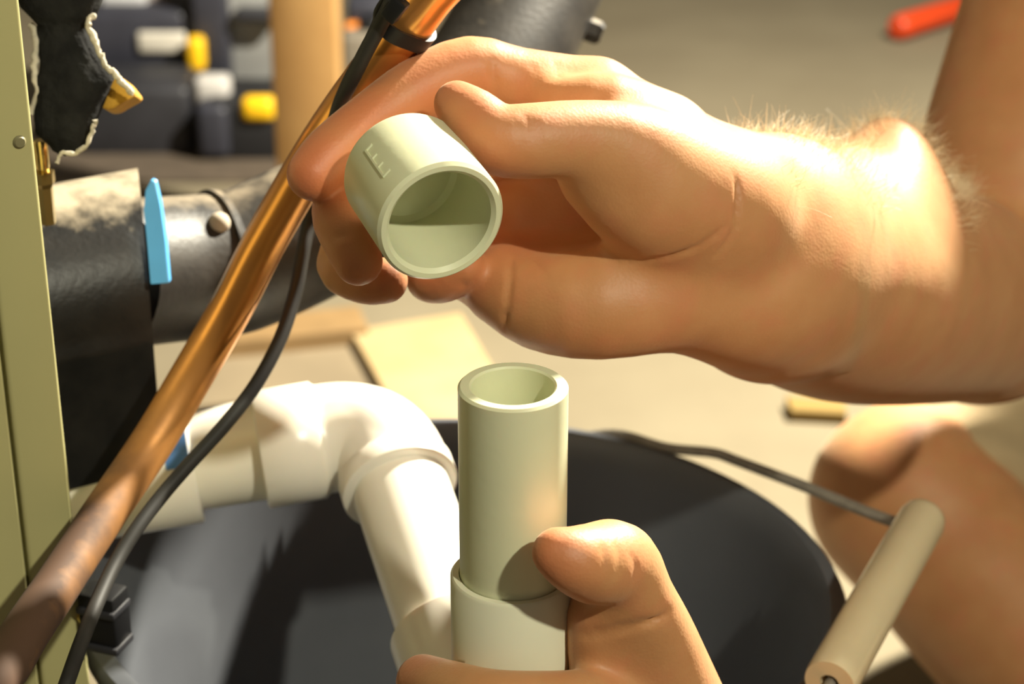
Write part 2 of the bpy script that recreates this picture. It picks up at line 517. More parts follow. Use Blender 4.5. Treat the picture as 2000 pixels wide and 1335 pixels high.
bf = thing('brass_fitting', 'shiny brass fitting under the torn black insulation', 'fitting')
bm = bmesh.new()
o = W(84, 335, 0.74)
add_lathe(bm, [(0, 0.012), (0.0022, 0.012), (0.0026, 0.0112), (0.0026, 0.002), (0.0022, 0.001), (0.0022, 0)], o, Vector((0, 0, 1)), 24)
obj('stem', bm, M_brass, bf)
bm = bmesh.new()
add_lathe(bm, [(0.0022, 0.0), (0.0042, 0.0), (0.0042, -0.004), (0.003, -0.006), (0.003, -0.02), (0, -0.02)], o, Vector((0, 0, 1)), 6)
obj('hex_nut', bm, mat('dark_brass', (0.35, 0.26, 0.1), rough=0.4, metal=1.0), bf, sharp=20)

# ------------------------------------------------------------------ copper pipe with cable and tie
cp = [(60 - 150, 1278 + 240, .60), (22, 1282, .645), (110, 1145, .69), (205, 1000, .725), (295, 867, .745), (372, 738, .75), (452, 600, .745), (525, 457, .735), (634, 273, .71), (738, 126, .69), (793, 57, .68), (836, 0, .675), (950, -150, .665)]
path = catmull([Vector((-0.195, 0.455, 0.0)), Vector((-0.19, 0.46, 0.30))] + [W(*p) for p in cp] + [Vector((0.015, 0.672, 0.71)), Vector((0.035, 0.695, 0.80)), Vector((0.047, 0.73, 1.0)), Vector((0.05, 0.75, 1.4)), Vector((0.05, 0.75, 2.2))], 8)
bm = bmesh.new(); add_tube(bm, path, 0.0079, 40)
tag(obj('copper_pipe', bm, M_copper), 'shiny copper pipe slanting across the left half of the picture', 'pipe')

cab_pts = [(915, -150, .648), (775, -40, .657), (764, 4, .657), (742, 50, .663), (715, 100, .668), (690, 150, .675), (664, 205, .687), (645, 270, .712), (628, 340, .748), (606, 420, .762), (592, 490, .760), (577, 570, .757), (548, 660, .75), (500, 750, .742), (440, 828, .735), (370, 905, .73), (318, 965, .725), (268, 1030, .715), (225, 1100, .705), (190, 1175, .69), (160, 1250, .67), (135, 1320, .655), (108, 1400, .645), (60, 1560, .62)]
UPC = [Vector((0.038, 0.738, 2.2)), Vector((0.038, 0.738, 1.4)), Vector((0.035, 0.718, 1.0)), Vector((0.023, 0.683, 0.80)), Vector((0.001, 0.659, 0.71))]
path = catmull(UPC + [W(*p) for p in cab_pts] + [Vector((-0.158, 0.455, 0.36)), Vector((-0.163, 0.45, 0.2)), Vector((-0.163, 0.45, 0.004))], 6)
bm = bmesh.new(); add_tube(bm, path, 0.0026, 16)
tag(obj('black_cable', bm, M_cable), 'thin black cable tied to the copper pipe and looping below it', 'cable')
cab2 = [(885, -150, .655), (752, 0, .663), (734, 46, .668), (705, 105, .675), (680, 150, .682), (656, 205, .692), (640, 260, .715), (618, 340, .76)]
path2 = catmull([p + Vector((-0.006, 0.003, 0)) for p in UPC] + [W(*p) for p in cab2], 6)
bm = bmesh.new(); add_tube(bm, path2, 0.0014, 12)
tag(obj('thin_wire', bm, M_cable), 'thinner dark wire running along the cable above the fingertip', 'wire')
# cable tie
tie = thing('cable_tie', 'black cable tie strapping the cable to the copper pipe', 'cable tie')
cT = W(797, 52, 0.680)
axT = (W(836, 0, .675) - W(738, 126, .69)).normalized()
xT, yT, zT = frame(axT)
cabP = W(752, 30, .661)
bm = bmesh.new()
loop = []
offv = (cabP - cT); offv -= zT * offv.dot(zT)
a_off = math.atan2(offv.dot(yT), offv.dot(xT))
for i in range(48):
    a = 2 * math.pi * i / 48
    r = 0.0090
    da = (a - a_off + math.pi) % (2 * math.pi) - math.pi
    r += max(0.0, math.cos(da)) ** 6 * 0.0042
    loop.append((a, r))
ringv = []
for a, r in loop:
    e = xT * math.cos(a) + yT * math.sin(a)
    ringv.append([bm.verts.new(cT + e * rr + zT * h) for rr, h in ((r - 0.0010, -0.0025), (r + 0.0007, -0.0027), (r + 0.0007, 0.0027), (r - 0.0010, 0.0025))])
for i in range(48):
    A, B = ringv[i], ringv[(i + 1) % 48]
    for k in range(4):
        bm.faces.new((A[k], A[(k + 1) % 4], B[(k + 1) % 4], B[k]))
obj('strap', bm, M_tie, tie)
bm = bmesh.new()
hc = W(772, 18, .6545)
add_box(bm, hc, 0.008, 0.0055, 0.0055, (zT, xT, yT), 0.0008)
obj('head', bm, M_tie, tie)

# ------------------------------------------------------------------ white drain line behind
dl = thing('white_drain_line', 'white plastic drain line with elbow entering the grey bucket', 'pipe')
Lp = [W(372, 898, .822), W(560, 866, .827)]
dirL = (Lp[1] - Lp[0]).normalized()
corner_e = W(742, 838, .817)
down_end = W(866, 1196, .752)
dirD = (down_end - corner_e).normalized()
# elbow path: arc between the two directions
rb = 0.0228
a_pt = corner_e - dirL * rb; b_pt = corner_e + dirD * rb
arc = [a_pt * (1 - t) ** 2 + corner_e * 2 * t * (1 - t) + b_pt * t * t for t in [i / 14 for i in range(15)]]
bm = bmesh.new()
add_tube(bm, [Lp[0] - dirL * 0.02120, a_pt], 0.02035, 48)
obj('pipe', bm, M_pvc_b, dl)
bm = bmesh.new()
s0 = a_pt - dirL * 0.0256
pts = [s0, s0 + dirL * 0.00064, a_pt - dirL * 0.00233, a_pt - dirL * 0.00085] + arc + [b_pt + dirD * 0.00127, b_pt + dirD * 0.00233, b_pt + dirD * 0.00975, b_pt + dirD * 0.01060]
rad = [0.02279, 0.02353, 0.02353, 0.02205] + [0.02184] * len(arc) + [0.02184, 0.02290, 0.02290, 0.02184]
add_tube(bm, pts, rad, 56)
obj('elbow', bm, M_pvc_b, dl, sharp=50)
bm = bmesh.new()
add_tube(bm, [b_pt, down_end + dirD * 0.05300], 0.01887, 48)
obj('pipe', bm, M_pvc_b, dl)
bm = bmesh.new()
e0 = corner_e + dirD * 0.105
add_tube(bm, [e0 - dirD * .0006, e0, e0 + dirD * 0.03816, e0 + dirD * 0.03880], [0.02184, 0.02247, 0.02247, 0.02184], 48)
obj('coupling', bm, M_pvc_b, dl)
bm = bmesh.new()
k1 = W(380, 897, .822)
add_tube(bm, [k1 - dirL * 0.05300, k1 - dirL * 0.00085, k1], [0.0256, 0.0256, 0.0249], 48)
obj('coupling', bm, M_pvc_b, dl)
bm = bmesh.new()
add_lathe(bm, [(0.0256, -0.0105), (0.0263, -0.0105), (0.0263, -0.0012), (0.0256, -0.0012)], k1, dirL, 16, True, math.radians(116), math.radians(157))
obj('blue_band', bm, mat('deep_blue_tape', (0.08, 0.22, 0.55), rough=0.4), dl)

# ------------------------------------------------------------------ bucket
bk = thing('bucket', 'large dark grey plastic bucket with wire bail standing on the floor', 'bucket')
BC = Vector((-0.0194, 0.7197, 0.37))
nrm = Vector((0.036, 0.045, 1)).normalized()
hB = 0.362
zb = -hB
wall = [(0.0, zb), (0.118, zb), (0.1235, zb + 0.004), (0.1240, zb + 0.010), (0.1425, -0.075), (0.1475, -0.072), (0.1478, -0.066), (0.1435, -0.063), (0.1445, -0.042), (0.1490, -0.039), (0.1492, -0.034),
        (0.1450, -0.031), (0.1460, -0.014), (0.1530, -0.013), (0.1560, -0.010), (0.1565, -0.004), (0.1550, -0.0012), (0.1510, 0.0), (0.1490, 0.0), (0.1470, -0.003), (0.1440, -0.014), (0.1215, zb + 0.014), (0.117, zb + 0.006), (0.0, zb + 0.006)]
bm = bmesh.new()
add_lathe(bm, wall, BC, nrm, 96)
obj('body', bm, M_bucket, bk, sharp=35)
xB, yB, zB = frame(nrm, (0, 1, 0))
def rimpt(phi, r, h):
    a = math.radians(phi)
    return BC + Vector((math.cos(a) * r, math.sin(a) * r, 0)) + nrm * h
g0 = W(1806, 1006, .842); g1 = W(1620, 1334, .745)
gd = (g1 - g0).normalized()
wire_pts = [rimpt(77, .152, -.022), rimpt(74, .160, -.020), rimpt(65, .1615, -.012), W(1300, 874, .955), W(1392, 884, .942), W(1440, 900, .93), W(1560, 945, .90), W(1760, 1022, .858), g0 - gd * 0.004, g0 + gd * 0.02]
bm = bmesh.new(); add_tube(bm, catmull(wire_pts, 6), 0.0025, 12)
obj('bail_wire', bm, M_wire, bk)
bm = bmesh.new()
add_tube(bm, catmull([g1 - gd * 0.01, g1 + gd * 0.03, W(1450, 1520, .68), rimpt(270, .165, -.014), rimpt(259, .160, -.020), rimpt(257, .152, -.022)], 6), 0.0021, 12)
obj('bail_wire', bm, M_wire, bk)
bm = bmesh.new()
Lg = (g1 - g0).length
add_lathe(bm, [(0.0035, 0.001), (0.0072, 0.0), (0.0092, 0.0025), (0.0098, 0.006), (0.0098, Lg - 0.002), (0.0094, Lg), (0.0036, Lg), (0.0036, Lg - 0.03)], g0, gd, 40)
obj('grip', bm, M_grip, bk)
for phi in (77, 257):
    bm = bmesh.new()
    a = math.radians(phi)
    e = Vector((math.cos(a), math.sin(a), 0))
    add_lathe(bm, [(0.012, -0.008), (0.012, 0.003), (0.010, 0.005), (0.0, 0.005)], rimpt(phi, .150, -.024), e, 24)
    obj('lug', bm, M_bucket, bk)

# ------------------------------------------------------------------ pipe and coupling held upright
fp = thing('upright_pipe', 'upright white plastic pipe in a coupling held by the lower hand', 'pipe')
T = W(1002, 752, .618)
Zv = Vector((0.0, 0.0, 1.0))
ztop = T.z
ro, ri = 0.0168, 0.0127
bm = bmesh.new()
add_lathe(bm, [(ro, -0.11), (ro, -0.0008), (ro - 0.0008, 0), (ri + 0.0006, 0), (ri, -0.0006), (ri, -0.11)], T, Zv, 72, closed=True)
obj('pipe', bm, M_pvc_c, fp)
cz = -0.0655
bm = bmesh.new()
add_lathe(bm, [(0.0198, cz - 0.062), (0.0198, cz - 0.001), (0.0190, cz), (0.0172, cz), (0.0169, cz - 0.0007), (0.0169, cz - 0.0615)], T, Zv, 72, closed=True)
obj('coupling', bm, M_pvc, fp)
bm = bmesh.new()
add_lathe(bm, [(ro, cz - 0.17), (ro, cz - 0.04), (ri, cz - 0.04), (ri, cz - 0.17)], T, Zv, 48, closed=True)
obj('pipe', bm, M_pvc_c, fp)

# ------------------------------------------------------------------ cap held in the upper hand
capC = W(863, 435, .624)
ca = Vector((0.577 * 0.637, 0, 0)) + UP * (-0.817 * 0.637) + FW * -0.771
ca.normalize()
cap_t = thing('pipe_cap', 'pale plastic pipe cap held open end forward between finger and thumb', 'cap')
capL = 0.0368; cro = 0.0204; cri = 0.0166
bm = bmesh.new()
add_lathe(bm, [(0, -capL), (cro - 0.003, -capL), (cro - 0.0008, -capL + 0.0008), (cro, -capL + 0.003), (cro, -0.0012), (cro - 0.0010, 0), (cri + 0.0012, 0), (cri, -0.0014), (cri - 0.0004, -0.030), (cri - 0.002, -0.0318), (0, -0.0322)], capC, ca, 96)
obj('shell', bm, M_pvc_c, cap_t, sharp=35)
# raised moulding marks on its flank
xc, yc, zc = frame(ca)
def cap_surface(px, py):
    # walk along the viewing ray to the outer cylinder
    r = (W(px, py, 1.0) - CAM)
    best = None
    for i in range(4000):
        dd = 0.58 + i * 0.00002
        p = CAM + r * dd
        q = p - capC
        h = q.dot(ca)
        rad = (q - ca * h).length
        if rad <= cro:
            return p, h, math.atan2((q - ca * h).dot(yc), (q - ca * h).dot(xc))
    return None
bm = bmesh.new()
def cap_bar(h0, h1, a0, a1, t=0.0005):
    n = 6
    vs = []
    for i in range(n + 1):
        a = a0 + (a1 - a0) * i / n
        e = xc * math.cos(a) + yc * math.sin(a)
        vs.append([bm.verts.new(capC + ca * h + e * rr) for h, rr in ((h0, cro - 0.0003), (h0 + 0.0002, cro + t), (h1 - 0.0002, cro + t), (h1, cro - 0.0003))])
    for A, B in zip(vs, vs[1:]):
        for k in range(3):
            bm.faces.new((A[k], A[k + 1], B[k + 1], B[k]))
    bm.faces.new(vs[0]); bm.faces.new(list(reversed(vs[-1])))
s1 = cap_surface(720, 290); s2 = cap_surface(756, 338)
if s1 and s2:
    ha, aa = s1[1], s1[2]; hb, ab = s2[1], s2[2]
    am = (aa + ab) / 2; w = 0.075
    sgn = 1 if cap_surface(745, 300)[2] > am else -1
    cap_bar(ha, hb, am - sgn * w, am - sgn * w * 0.55)
    for k in range(4):
        h = ha + (hb - ha) * (k / 3)
        cap_bar(h - 0.0005, h + 0.0005, am - sgn * w, am + sgn * w * (1.0 if k in (0, 3) else 0.7))
obj('moulded_mark', bm, M_pvc_c, cap_t, sharp=30)

# ------------------------------------------------------------------ things on the floor behind
# wooden post
post_c = F(612, 470)
bm = bmesh.new()
add_box(bm, post_c + Vector((0, 0.02, 1.2)), 0.067, 0.040, 2.4, rot_axes(-4), 0.003)
tag(obj('wooden_post', bm, M_wood), 'upright pine post behind the copper pipe', 'post')

# black case, left
def bg_axes(): return rot_axes(0)
X, Y, Z = rot_axes(0)
def on_floor(px, py): return F(px, py)
c1 = thing('tool_case', 'black tool case with pale labels and yellow latch on the floor', 'tool case')
dB = 2.40
def bpix(px, py, d=dB): return W(px, py, d)
def pbox(name, x0, y0, x1, y1, d, thick, m, parent, bev=0.004, lean=None):
    """box whose front face spans the given picture rectangle at depth d"""
    a = W(x0, y0, d); b_ = W(x1, y1, d)
    w = abs(b_.x - a.x); h = (W(x0, y0, d) - W(x0, y1, d)).length
    c = (a + b_) / 2
    bm = bmesh.new()
    axs = (Vector((1, 0, 0)), FW.copy(), UP.copy()) if lean else (Vector((1, 0, 0)), Vector((0, 1, 0)), Vector((0, 0, 1)))
    add_box(bm, c + axs[1] * (thick / 2), w, thick, h if lean else h / math.cos(PITCH), axs, bev, 3)
    return obj(name, bm, m, parent)
base = F(290, 318)
pbox('body', 150, 175, 374, 312, 2.36, 0.10, M_tool_black, c1, 0.010)
pbox('lid', 140, 28, 368, 172, 2.44, 0.12, M_tool_blue, c1, 0.010)
pbox('label', 268, 66, 362, 104, 2.430, 0.012, M_tool_label, c1, 0.004)
pbox('label', 196, -8, 285, 27, 2.45, 0.03, mat('grey_label', (0.48, 0.48, 0.50), rough=0.4), c1, 0.004)
pbox('handle_bracket', 285, -30, 330, 24, 2.46, 0.03, mat('taupe_plastic', (0.34, 0.29, 0.27), rough=0.5), c1, 0.004)
pbox('latch', 363, 79, 398, 141, 2.405, 0.025, M_tool_yellow, c1, 0.007)
pbox('hinge', 360, 236, 376, 262, 2.35, 0.02, M_tie, c1, 0.004)
c2 = thing('toolbox', 'silver and black toolbox with yellow latch beside the pine post', 'toolbox')
pbox('upright', 372, -60, 446, 152, 2.415, 0.05, M_tool_blue, c2, 0.008)
pbox('panel', 440, -60, 572, 206, 2.44, 0.09, M_tool_silver, c2, 0.006)
pbox('handle', 456, 24, 548, 46, 2.40, 0.03, M_tool_black, c2, 0.006)
pbox('label', 378, 156, 448, 211, 2.35, 0.03, mat('white_label', (0.52, 0.50, 0.48), rough=0.4), c2, 0.008)
pbox('front_leg', 383, 212, 446, 308, 2.335, 0.06, M_tool_blue, c2, 0.008)
pbox('base', 398, 204, 575, 318, 2.345, 0.10, mat('matt_black', (0.010, 0.010, 0.012), rough=0.6), c2, 0.010)
pbox('latch', 470, 196, 536, 238, 2.325, 0.025, M_tool_yellow, c2, 0.008)
c3 = thing('drill_case', 'small dark case with orange trim between post and copper pipe', 'tool case')
pbox('body', 676, 6, 760, 52, 2.30, 0.08, M_tool_blue, c3, 0.006)
pbox('knob', 700, 40, 750, 78, 2.28, 0.03, M_tie, c3, 0.010)
pbox('trim', 672, 50, 705, 80, 2.295, 0.02, M_tool_orange, c3, 0.005)
pbox('foot', 672, 80, 740, 350, 2.30, 0.06, mat('greyish_foot', (0.17, 0.145, 0.11), rough=0.6), c3, 0.006)

# pine board, flat on the floor
bm = bmesh.new()
zt = 0.014
quad = [F(685, 645, zt), F(900, 610, zt), F(1010, 800, zt), F(800, 850, zt)]
add_prism(bm, quad, Vector((0, 0, -zt + 0.0005)), 0.001)
tag(obj('pine_board', bm, M_board, smooth=False), 'small pale pine board lying on the floor behind the elbow', 'board')
bm = bmesh.new()
quad = [F(1535, 772, .012), F(1650, 782, .012), F(1655, 806, .012), F(1545, 800, .012)]
add_prism(bm, quad, Vector((0, 0, -0.0115)), 0.001)
tag(obj('wood_scrap', bm, M_board_edge, smooth=False), 'small brown wood scrap on the floor under the forearm', 'scrap')
bm = bmesh.new()
quad = [F(420, 625, .02), F(700, 596, .02), F(720, 640, .02), F(400, 672, .02)]  # strip added in a dark colour as the shade under the black pipe
add_prism(bm, quad, Vector((0, 0, -0.0195)), 0.001)
tag(obj('floor_shade_strip', bm, mat('dark_floor_shade', (0.26, 0.16, 0.065), rough=0.7, var=0.2, vscale=20.0), smooth=False), 'brown strip added as shade on the floor below the black pipe', 'board')

bm = bmesh.new()
quad = [F(380, 668, .004), F(684, 642, .004), F(742, 752, .004), F(330, 800, .004)]  # thin sheet put in to darken the floor, standing in for shade
add_prism(bm, quad, Vector((0, 0, -0.0035)), 0.0005)
tag(obj('floor_shade_sheet', bm, mat('dull_floor_shade', (0.20, 0.155, 0.095), rough=0.9, var=0.15, vscale=15.0), smooth=False), 'dull brown sheet added as floor shade left of the pine board', 'floor shade')
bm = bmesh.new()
quad = [F(60, 190, .004), F(640, 190, .004), F(640, 352, .004), F(60, 352, .004)]  # dark sheet put in for the dim floor around the tool cases
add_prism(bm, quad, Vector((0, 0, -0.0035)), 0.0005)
tag(obj('floor_shade_patch', bm, mat('brown_floor_shade', (0.085, 0.062, 0.042), rough=0.95, var=0.2, vscale=40.0), smooth=False), 'dark brown sheet added as dim floor under the tool cases', 'mat')

# orange red tool handle
th_ = thing('hand_tool', 'orange red tool handle lying on the far floor at upper right', 'tool')
h0 = F(1748, 82, 0.0) + Vector((0, 0, 0.0195)); h1 = F(1935, 22, 0.0) + Vector((0, 0, 0.0195))
hd = (h1 - h0).normalized(); LH = (h1 - h0).length
bm = bmesh.new()
add_lathe(bm, [(0, -0.002), (0.013, 0.0), (0.0165, 0.004), (0.0175, 0.02), (0.0165, LH * .5), (0.018, LH - 0.01), (0.012, LH), (0, LH)], h0, hd, 32)
obj('grip', bm, M_red, th_)
bm = bmesh.new()
add_lathe(bm, [(0, LH - 0.01), (0.006, LH - 0.01), (0.006, LH + 0.16), (0, LH + 0.165)], h0, hd, 16)
obj('shank', bm, M_steel, th_)

# ------------------------------------------------------------------ the person (one continuous skin)
def V(px, py, d): return np.array(W(px, py, d))
MM = 0.001

class Cone:
    def __init__(s, a, b, r1, r2):
        s.a = np.array(a, float); s.b = np.array(b, float); s.r1 = r1; s.r2 = r2
        s.ba = s.b - s.a; s.l2 = max(float(s.ba @ s.ba), 1e-12)
    def lower(s, c, rad):
        t = np.clip(((c - s.a) @ s.ba) / s.l2, 0, 1)
        return np.linalg.norm(c - s.a - s.ba * t) - max(s.r1, s.r2) - rad
    def __call__(s, p):
        pa = p - s.a
        t = (pa @ s.ba) / s.l2
        l = math.sqrt(s.l2)
        # shift the foot point so that the taper gives true distance
        rr = s.r1 - s.r2
        perp = np.sqrt(np.maximum((pa * pa).sum(-1) - t * t * s.l2, 0))
        sl = rr / max(math.sqrt(max(s.l2 - rr * rr, 1e-12)), 1e-6)
        t2 = np.clip(t - perp * sl / l, 0, 1)
        q = pa - t2[..., None] * s.ba
        return np.sqrt((q * q).sum(-1)) - (s.r1 + (s.r2 - s.r1) * t2)

class Ell:
    def __init__(s, c, radii, axes=None):
        s.c = np.array(c, float); s.r = np.array(radii, float)
        s.m = np.eye(3) if axes is None else np.array([list(v) for v in axes], float)
    def lower(s, c, rad):
        return np.linalg.norm(c - s.c) - s.r.max() - rad
    def __call__(s, p):
        q = (p - s.c) @ s.m.T
        k0 = np.sqrt(((q / s.r) ** 2).sum(-1)); k1 = np.sqrt(((q / (s.r ** 2)) ** 2).sum(-1))
        return np.where(k1 > 1e-9, k0 * (k0 - 1) / np.maximum(k1, 1e-9), -s.r.min())

def smin(a, b, k):
    h = np.maximum(k - np.abs(a - b), 0) / k
    return np.minimum(a, b) - h * h * k * 0.25
def smax(a, b, k): return -smin(-a, -b, k)

def chain(pts, scale=MM):
    """pts: (px, py, depth, radius mm) -> cones"""
    return [Chain([(*V(*p[:3]), (p[3] + 0.5) * scale) for p in pts])]

class Chain:
    """a limb: smooth centre line with smoothly varying radius"""
    def __init__(s, pts, sub=3):
        P = [np.array(p, float) for p in pts]
        out = []
        for i in range(len(P) - 1):
            p0 = P[i - 1] if i > 0 else P[0]
            p1, p2 = P[i], P[i + 1]
            p3 = P[i + 2] if i + 2 < len(P) else P[-1]
            for k in range(sub):
                t = k / sub
                out.append(0.5 * (2 * p1 + (p2 - p0) * t + (2 * p0 - 5 * p1 + 4 * p2 - p3) * t * t + (-p0 + 3 * p1 - 3 * p2 + p3) * t ** 3))
        out.append(P[-1])
        s.cones = [Cone(a[:3], b[:3], a[3], b[3]) for a, b in zip(out, out[1:])]
    def lower(s, c, rad):
        return min(q.lower(c, rad) for q in s.cones)
    def __call__(s, p):
        lo = p.reshape(-1, 3).min(0); hi = p.reshape(-1, 3).max(0)
        c = (lo + hi) / 2; rad = np.linalg.norm(hi - lo) / 2
        lw = [q.lower(c, rad) for q in s.cones]
        m = min(lw) + 2 * rad + 0.012
        g = None
        for q, l in zip(s.cones, lw):
            if l <= m:
                v = q(p)
                g = v if g is None else np.minimum(g, v)
        return g
def wchain(pts):
    return [Chain([(*p[0], p[1]) for p in pts])]

GROUPS = []   # (prims, k inside, k joining)
# --- right hand (upper)
palm = []
palm += chain([(1165, 192, .700, 12), (1300, 285, .705, 16), (1425, 385, .712, 20)])
palm += chain([(1095, 300, .718, 13), (1300, 370, .722, 17), (1440, 450, .722, 20)])
palm += chain([(1030, 420, .722, 13), (1250, 460, .722, 18), (1440, 510, .722, 20)])
palm += chain([(975, 545, .716, 12.5), (1130, 560, .712, 17), (1300, 560, .715, 20), (1440, 570, .718, 20)])
palm += chain([(985, 560, .700, 13), (1060, 590, .694, 16), (1170, 592, .690, 18.5), (1330, 566, .700, 20), (1440, 560, .715, 22)])
palm += chain([(1440, 392, .716, 21), (1500, 430, .742, 29)])
palm += chain([(1440, 565, .716, 22), (1500, 575, .742, 29)])
GROUPS.append((palm, 12 * MM, 10 * MM))
# forearm, upper arm
SH_R = np.array([0.318, 1.00, 0.665])
EL_R = V(1930, 585, .955)
fore = chain([(1490, 500, .738, 36), (1560, 520, .775, 44.5), (1650, 542, .815, 49.5), (1760, 565, .87, 49), (1900, 592, .945, 45)])
GROUPS.append((fore, 12 * MM, 18 * MM))
GROUPS.append(([Ell(V(1730, 412, .825), (22.5 * MM, 46 * MM, 38 * MM), (Vector((1, 0, 0)), FW, UP))], 5 * MM, 14 * MM))
upper = wchain([(EL_R, .048), (V(2036, 240, .978), .054), (SH_R, .062)])
GROUPS.append((upper, 15 * MM, 9 * MM))
# thumb
thumb = chain([(893, 203, .652, 7.0), (925, 232, .648, 9.2), (972, 272, .646, 10.8), (1040, 275, .648, 11.5), (1130, 272, .654, 12.0), (1235, 295, .664, 15), (1320, 350, .680, 19), (1420, 405, .700, 22)])
GROUPS.append((thumb, 5 * MM, 10 * MM))
GROUPS.append((chain([(1030, 185, .690, 7), (1100, 205, .684, 9), (1190, 222, .684, 13), (1290, 275, .690, 16)]), 6 * MM, 8 * MM))
GROUPS.append((chain([(1175, 345, .668, 13), (1260, 388, .672, 18), (1390, 420, .692, 22)]), 8 * MM, 12 * MM))
# index
index_ = chain([(612, 340, .664, 8.2), (650, 300, .668, 9.3), (735, 232, .676, 9.6), (820, 175, .683, 10.4), (918, 140, .690, 11.4), (1010, 160, .694, 11.2), (1165, 192, .700, 13)])
GROUPS.append((index_, 4 * MM, 5 * MM))
# middle
middle_ = chain([(700, 510, .661, 7.4), (684, 470, .664, 8.5), (664, 412, .672, 8.8), (705, 350, .694, 9.5), (790, 300, .716, 10), (930, 300, .722, 11), (1095, 300, .718, 13)])
GROUPS.append((middle_, 3 * MM, 2.5 * MM))
ring_ = chain([(752, 548, .686, 7.2), (712, 545, .690, 7.9), (668, 515, .698, 8.2), (720, 440, .720, 9), (860, 410, .730, 10.5), (1030, 420, .722, 13)])
GROUPS.append((ring_, 3 * MM, 2.5 * MM))
pinky_ = chain([(905, 520, .690, 6.6), (872, 545, .694, 7.2), (838, 545, .702, 7.4), (850, 520, .716, 8.0), (975, 545, .716, 11.5)])
GROUPS.append((pinky_, 3 * MM, 4 * MM))
N_RIGHT = len(GROUPS)
# --- left hand (lower)
lpalm = chain([(1255, 1375, .672, 15), (1320, 1500, .690, 20), (1390, 1650, .705, 22)])
lpalm += chain([(1240, 1480, .690, 15), (1300, 1560, .702, 20), (1390, 1650, .708, 22)])
lpalm += chain([(1220, 1600, .700, 14), (1300, 1640, .712, 18), (1390, 1670, .712, 22)])
lpalm += chain([(1210, 1710, .708, 13), (1300, 1720, .716, 17), (1400, 1700, .714, 22)])
GROUPS.append((lpalm, 12 * MM, 8 * MM))
WR_L = V(1420, 1690, .712); EL_L = np.array([0.345, 0.585, 0.315]); SH_L = np.array([0.50, 0.70, 0.60])
d_l = EL_L - WR_L
GROUPS.append((wchain([(WR_L, .028), (WR_L + d_l * .25, .031), (WR_L + d_l * .7, .046), (EL_L, .045)]) + wchain([(EL_L, .046), (SH_L, .058)]), 12 * MM, 16 * MM))
lthumb = chain([(1089, 1079, .610, 7.2), (1120, 1092, .612, 9.4), (1160, 1100, .620, 11.8), (1204, 1102, .630, 12.8), (1240, 1165, .638, 11.8), (1272, 1238, .650, 13.2), (1292, 1330, .664, 17), (1330, 1460, .685, 21)])
GROUPS.append((lthumb, 5 * MM, 9 * MM))
GROUPS.append((chain([(1172, 1200, .642, 10), (1185, 1290, .652, 12), (1230, 1370, .668, 15)]), 6 * MM, 9 * MM))
def lfinger(dy, dd, s=1.0, tipx=826):
    return chain([(tipx, 1330 + dy, .656 + dd, 8.2 * s), (tipx + 60, 1352 + dy, .640 + dd, 9.2 * s), (960, 1372 + dy, .628 + dd, 9.8 * s), (1060, 1378 + dy, .627 + dd, 10.2 * s), (1150, 1376 + dy, .638 + dd, 10.8 * s), (1255, 1375 + dy * .95, .668 + dd, 14 * s)])
for dy, dd, s, tx in ((0, 0, 1, 826), (128, .020, 1, 822), (252, .040, .97, 832), (362, .056, .86, 880)):
    GROUPS.append((lfinger(dy, dd, s, tx), 4 * MM, 4.5 * MM if dy == 0 else 3 * MM))
N_LEFT = len(GROUPS)
# --- right leg, left leg, torso, neck, head
KN_R = V(1772, 985, 1.185); AN_R = np.array([0.44, 0.80, 0.065]); HIP_R = np.array([0.53, 1.27, 0.15])
d_s = AN_R - KN_R
leg = wchain([(KN_R, .053), (KN_R + d_s * .3, .057), (KN_R + d_s * .65, .047), (AN_R, .035)]) + [Cone(V(1762, 960, 1.18), V(1810, 975, 1.21), .046, .052),
       Cone(AN_R, AN_R + np.array([.10, -.11, -.03]), .034, .026), Cone(AN_R + np.array([.10, -.11, -.03]), AN_R + np.array([.15, -.17, -.037]), .026, .018)]
GROUPS.append((leg, 25 * MM, 20 * MM))
GROUPS.append(([Cone(V(1830, 975, 1.22), HIP_R, .054, .085)], 20 * MM, 20 * MM))
HIP_L = np.array([0.74, 1.03, 0.14]); KN_L = np.array([0.68, 0.62, 0.26]); AN_L = np.array([0.78, 0.95, 0.06])
GROUPS.append(([Cone(HIP_L, KN_L, .085, .058), Cone(KN_L, AN_L * .5 + KN_L * .5, .056, .05), Cone(AN_L * .5 + KN_L * .5, AN_L, .05, .034), Cone(AN_L, AN_L + np.array([-.12, .02, -.03]), .034, .024)], 20 * MM, 30 * MM))
PEL = (HIP_R + HIP_L) / 2
CH = (SH_R + SH_L) / 2 + np.array([.06, .14, -.10])
ax_sh = (SH_L - SH_R) / np.linalg.norm(SH_L - SH_R)
torso = [Cone(HIP_R + np.array([.02, -.04, .02]), HIP_L + np.array([-.02, .05, .02]), .10, .10), Cone(PEL + np.array([0, 0, .03]), CH, .105, .11), Cone(CH - ax_sh * .08, SH_R, .09, .062), Cone(CH + ax_sh * .08, SH_L, .09, .062)]
GROUPS.append((torso, 40 * MM, 40 * MM))
NK = (SH_R + SH_L) / 2 + np.array([.0, .0, .03]); HD = NK + np.array([-.03, -.02, .18])
fdir = np.array([-.62, -.66, -.42]); fdir /= np.linalg.norm(fdir)
side = np.cross(fdir, [0, 0, 1.0]); side /= np.linalg.norm(side); hup = np.cross(side, fdir)
head = [Cone(CH + np.array([-.02, -.05, .05]), HD - hup * .03, .068, .056), Ell(HD, (.077, .098, .105), (side, fdir, hup)), Ell(HD + fdir * .045 - hup * .055, (.052, .055, .062), (side, fdir, hup))]
GROUPS.append((head, 25 * MM, 30 * MM))
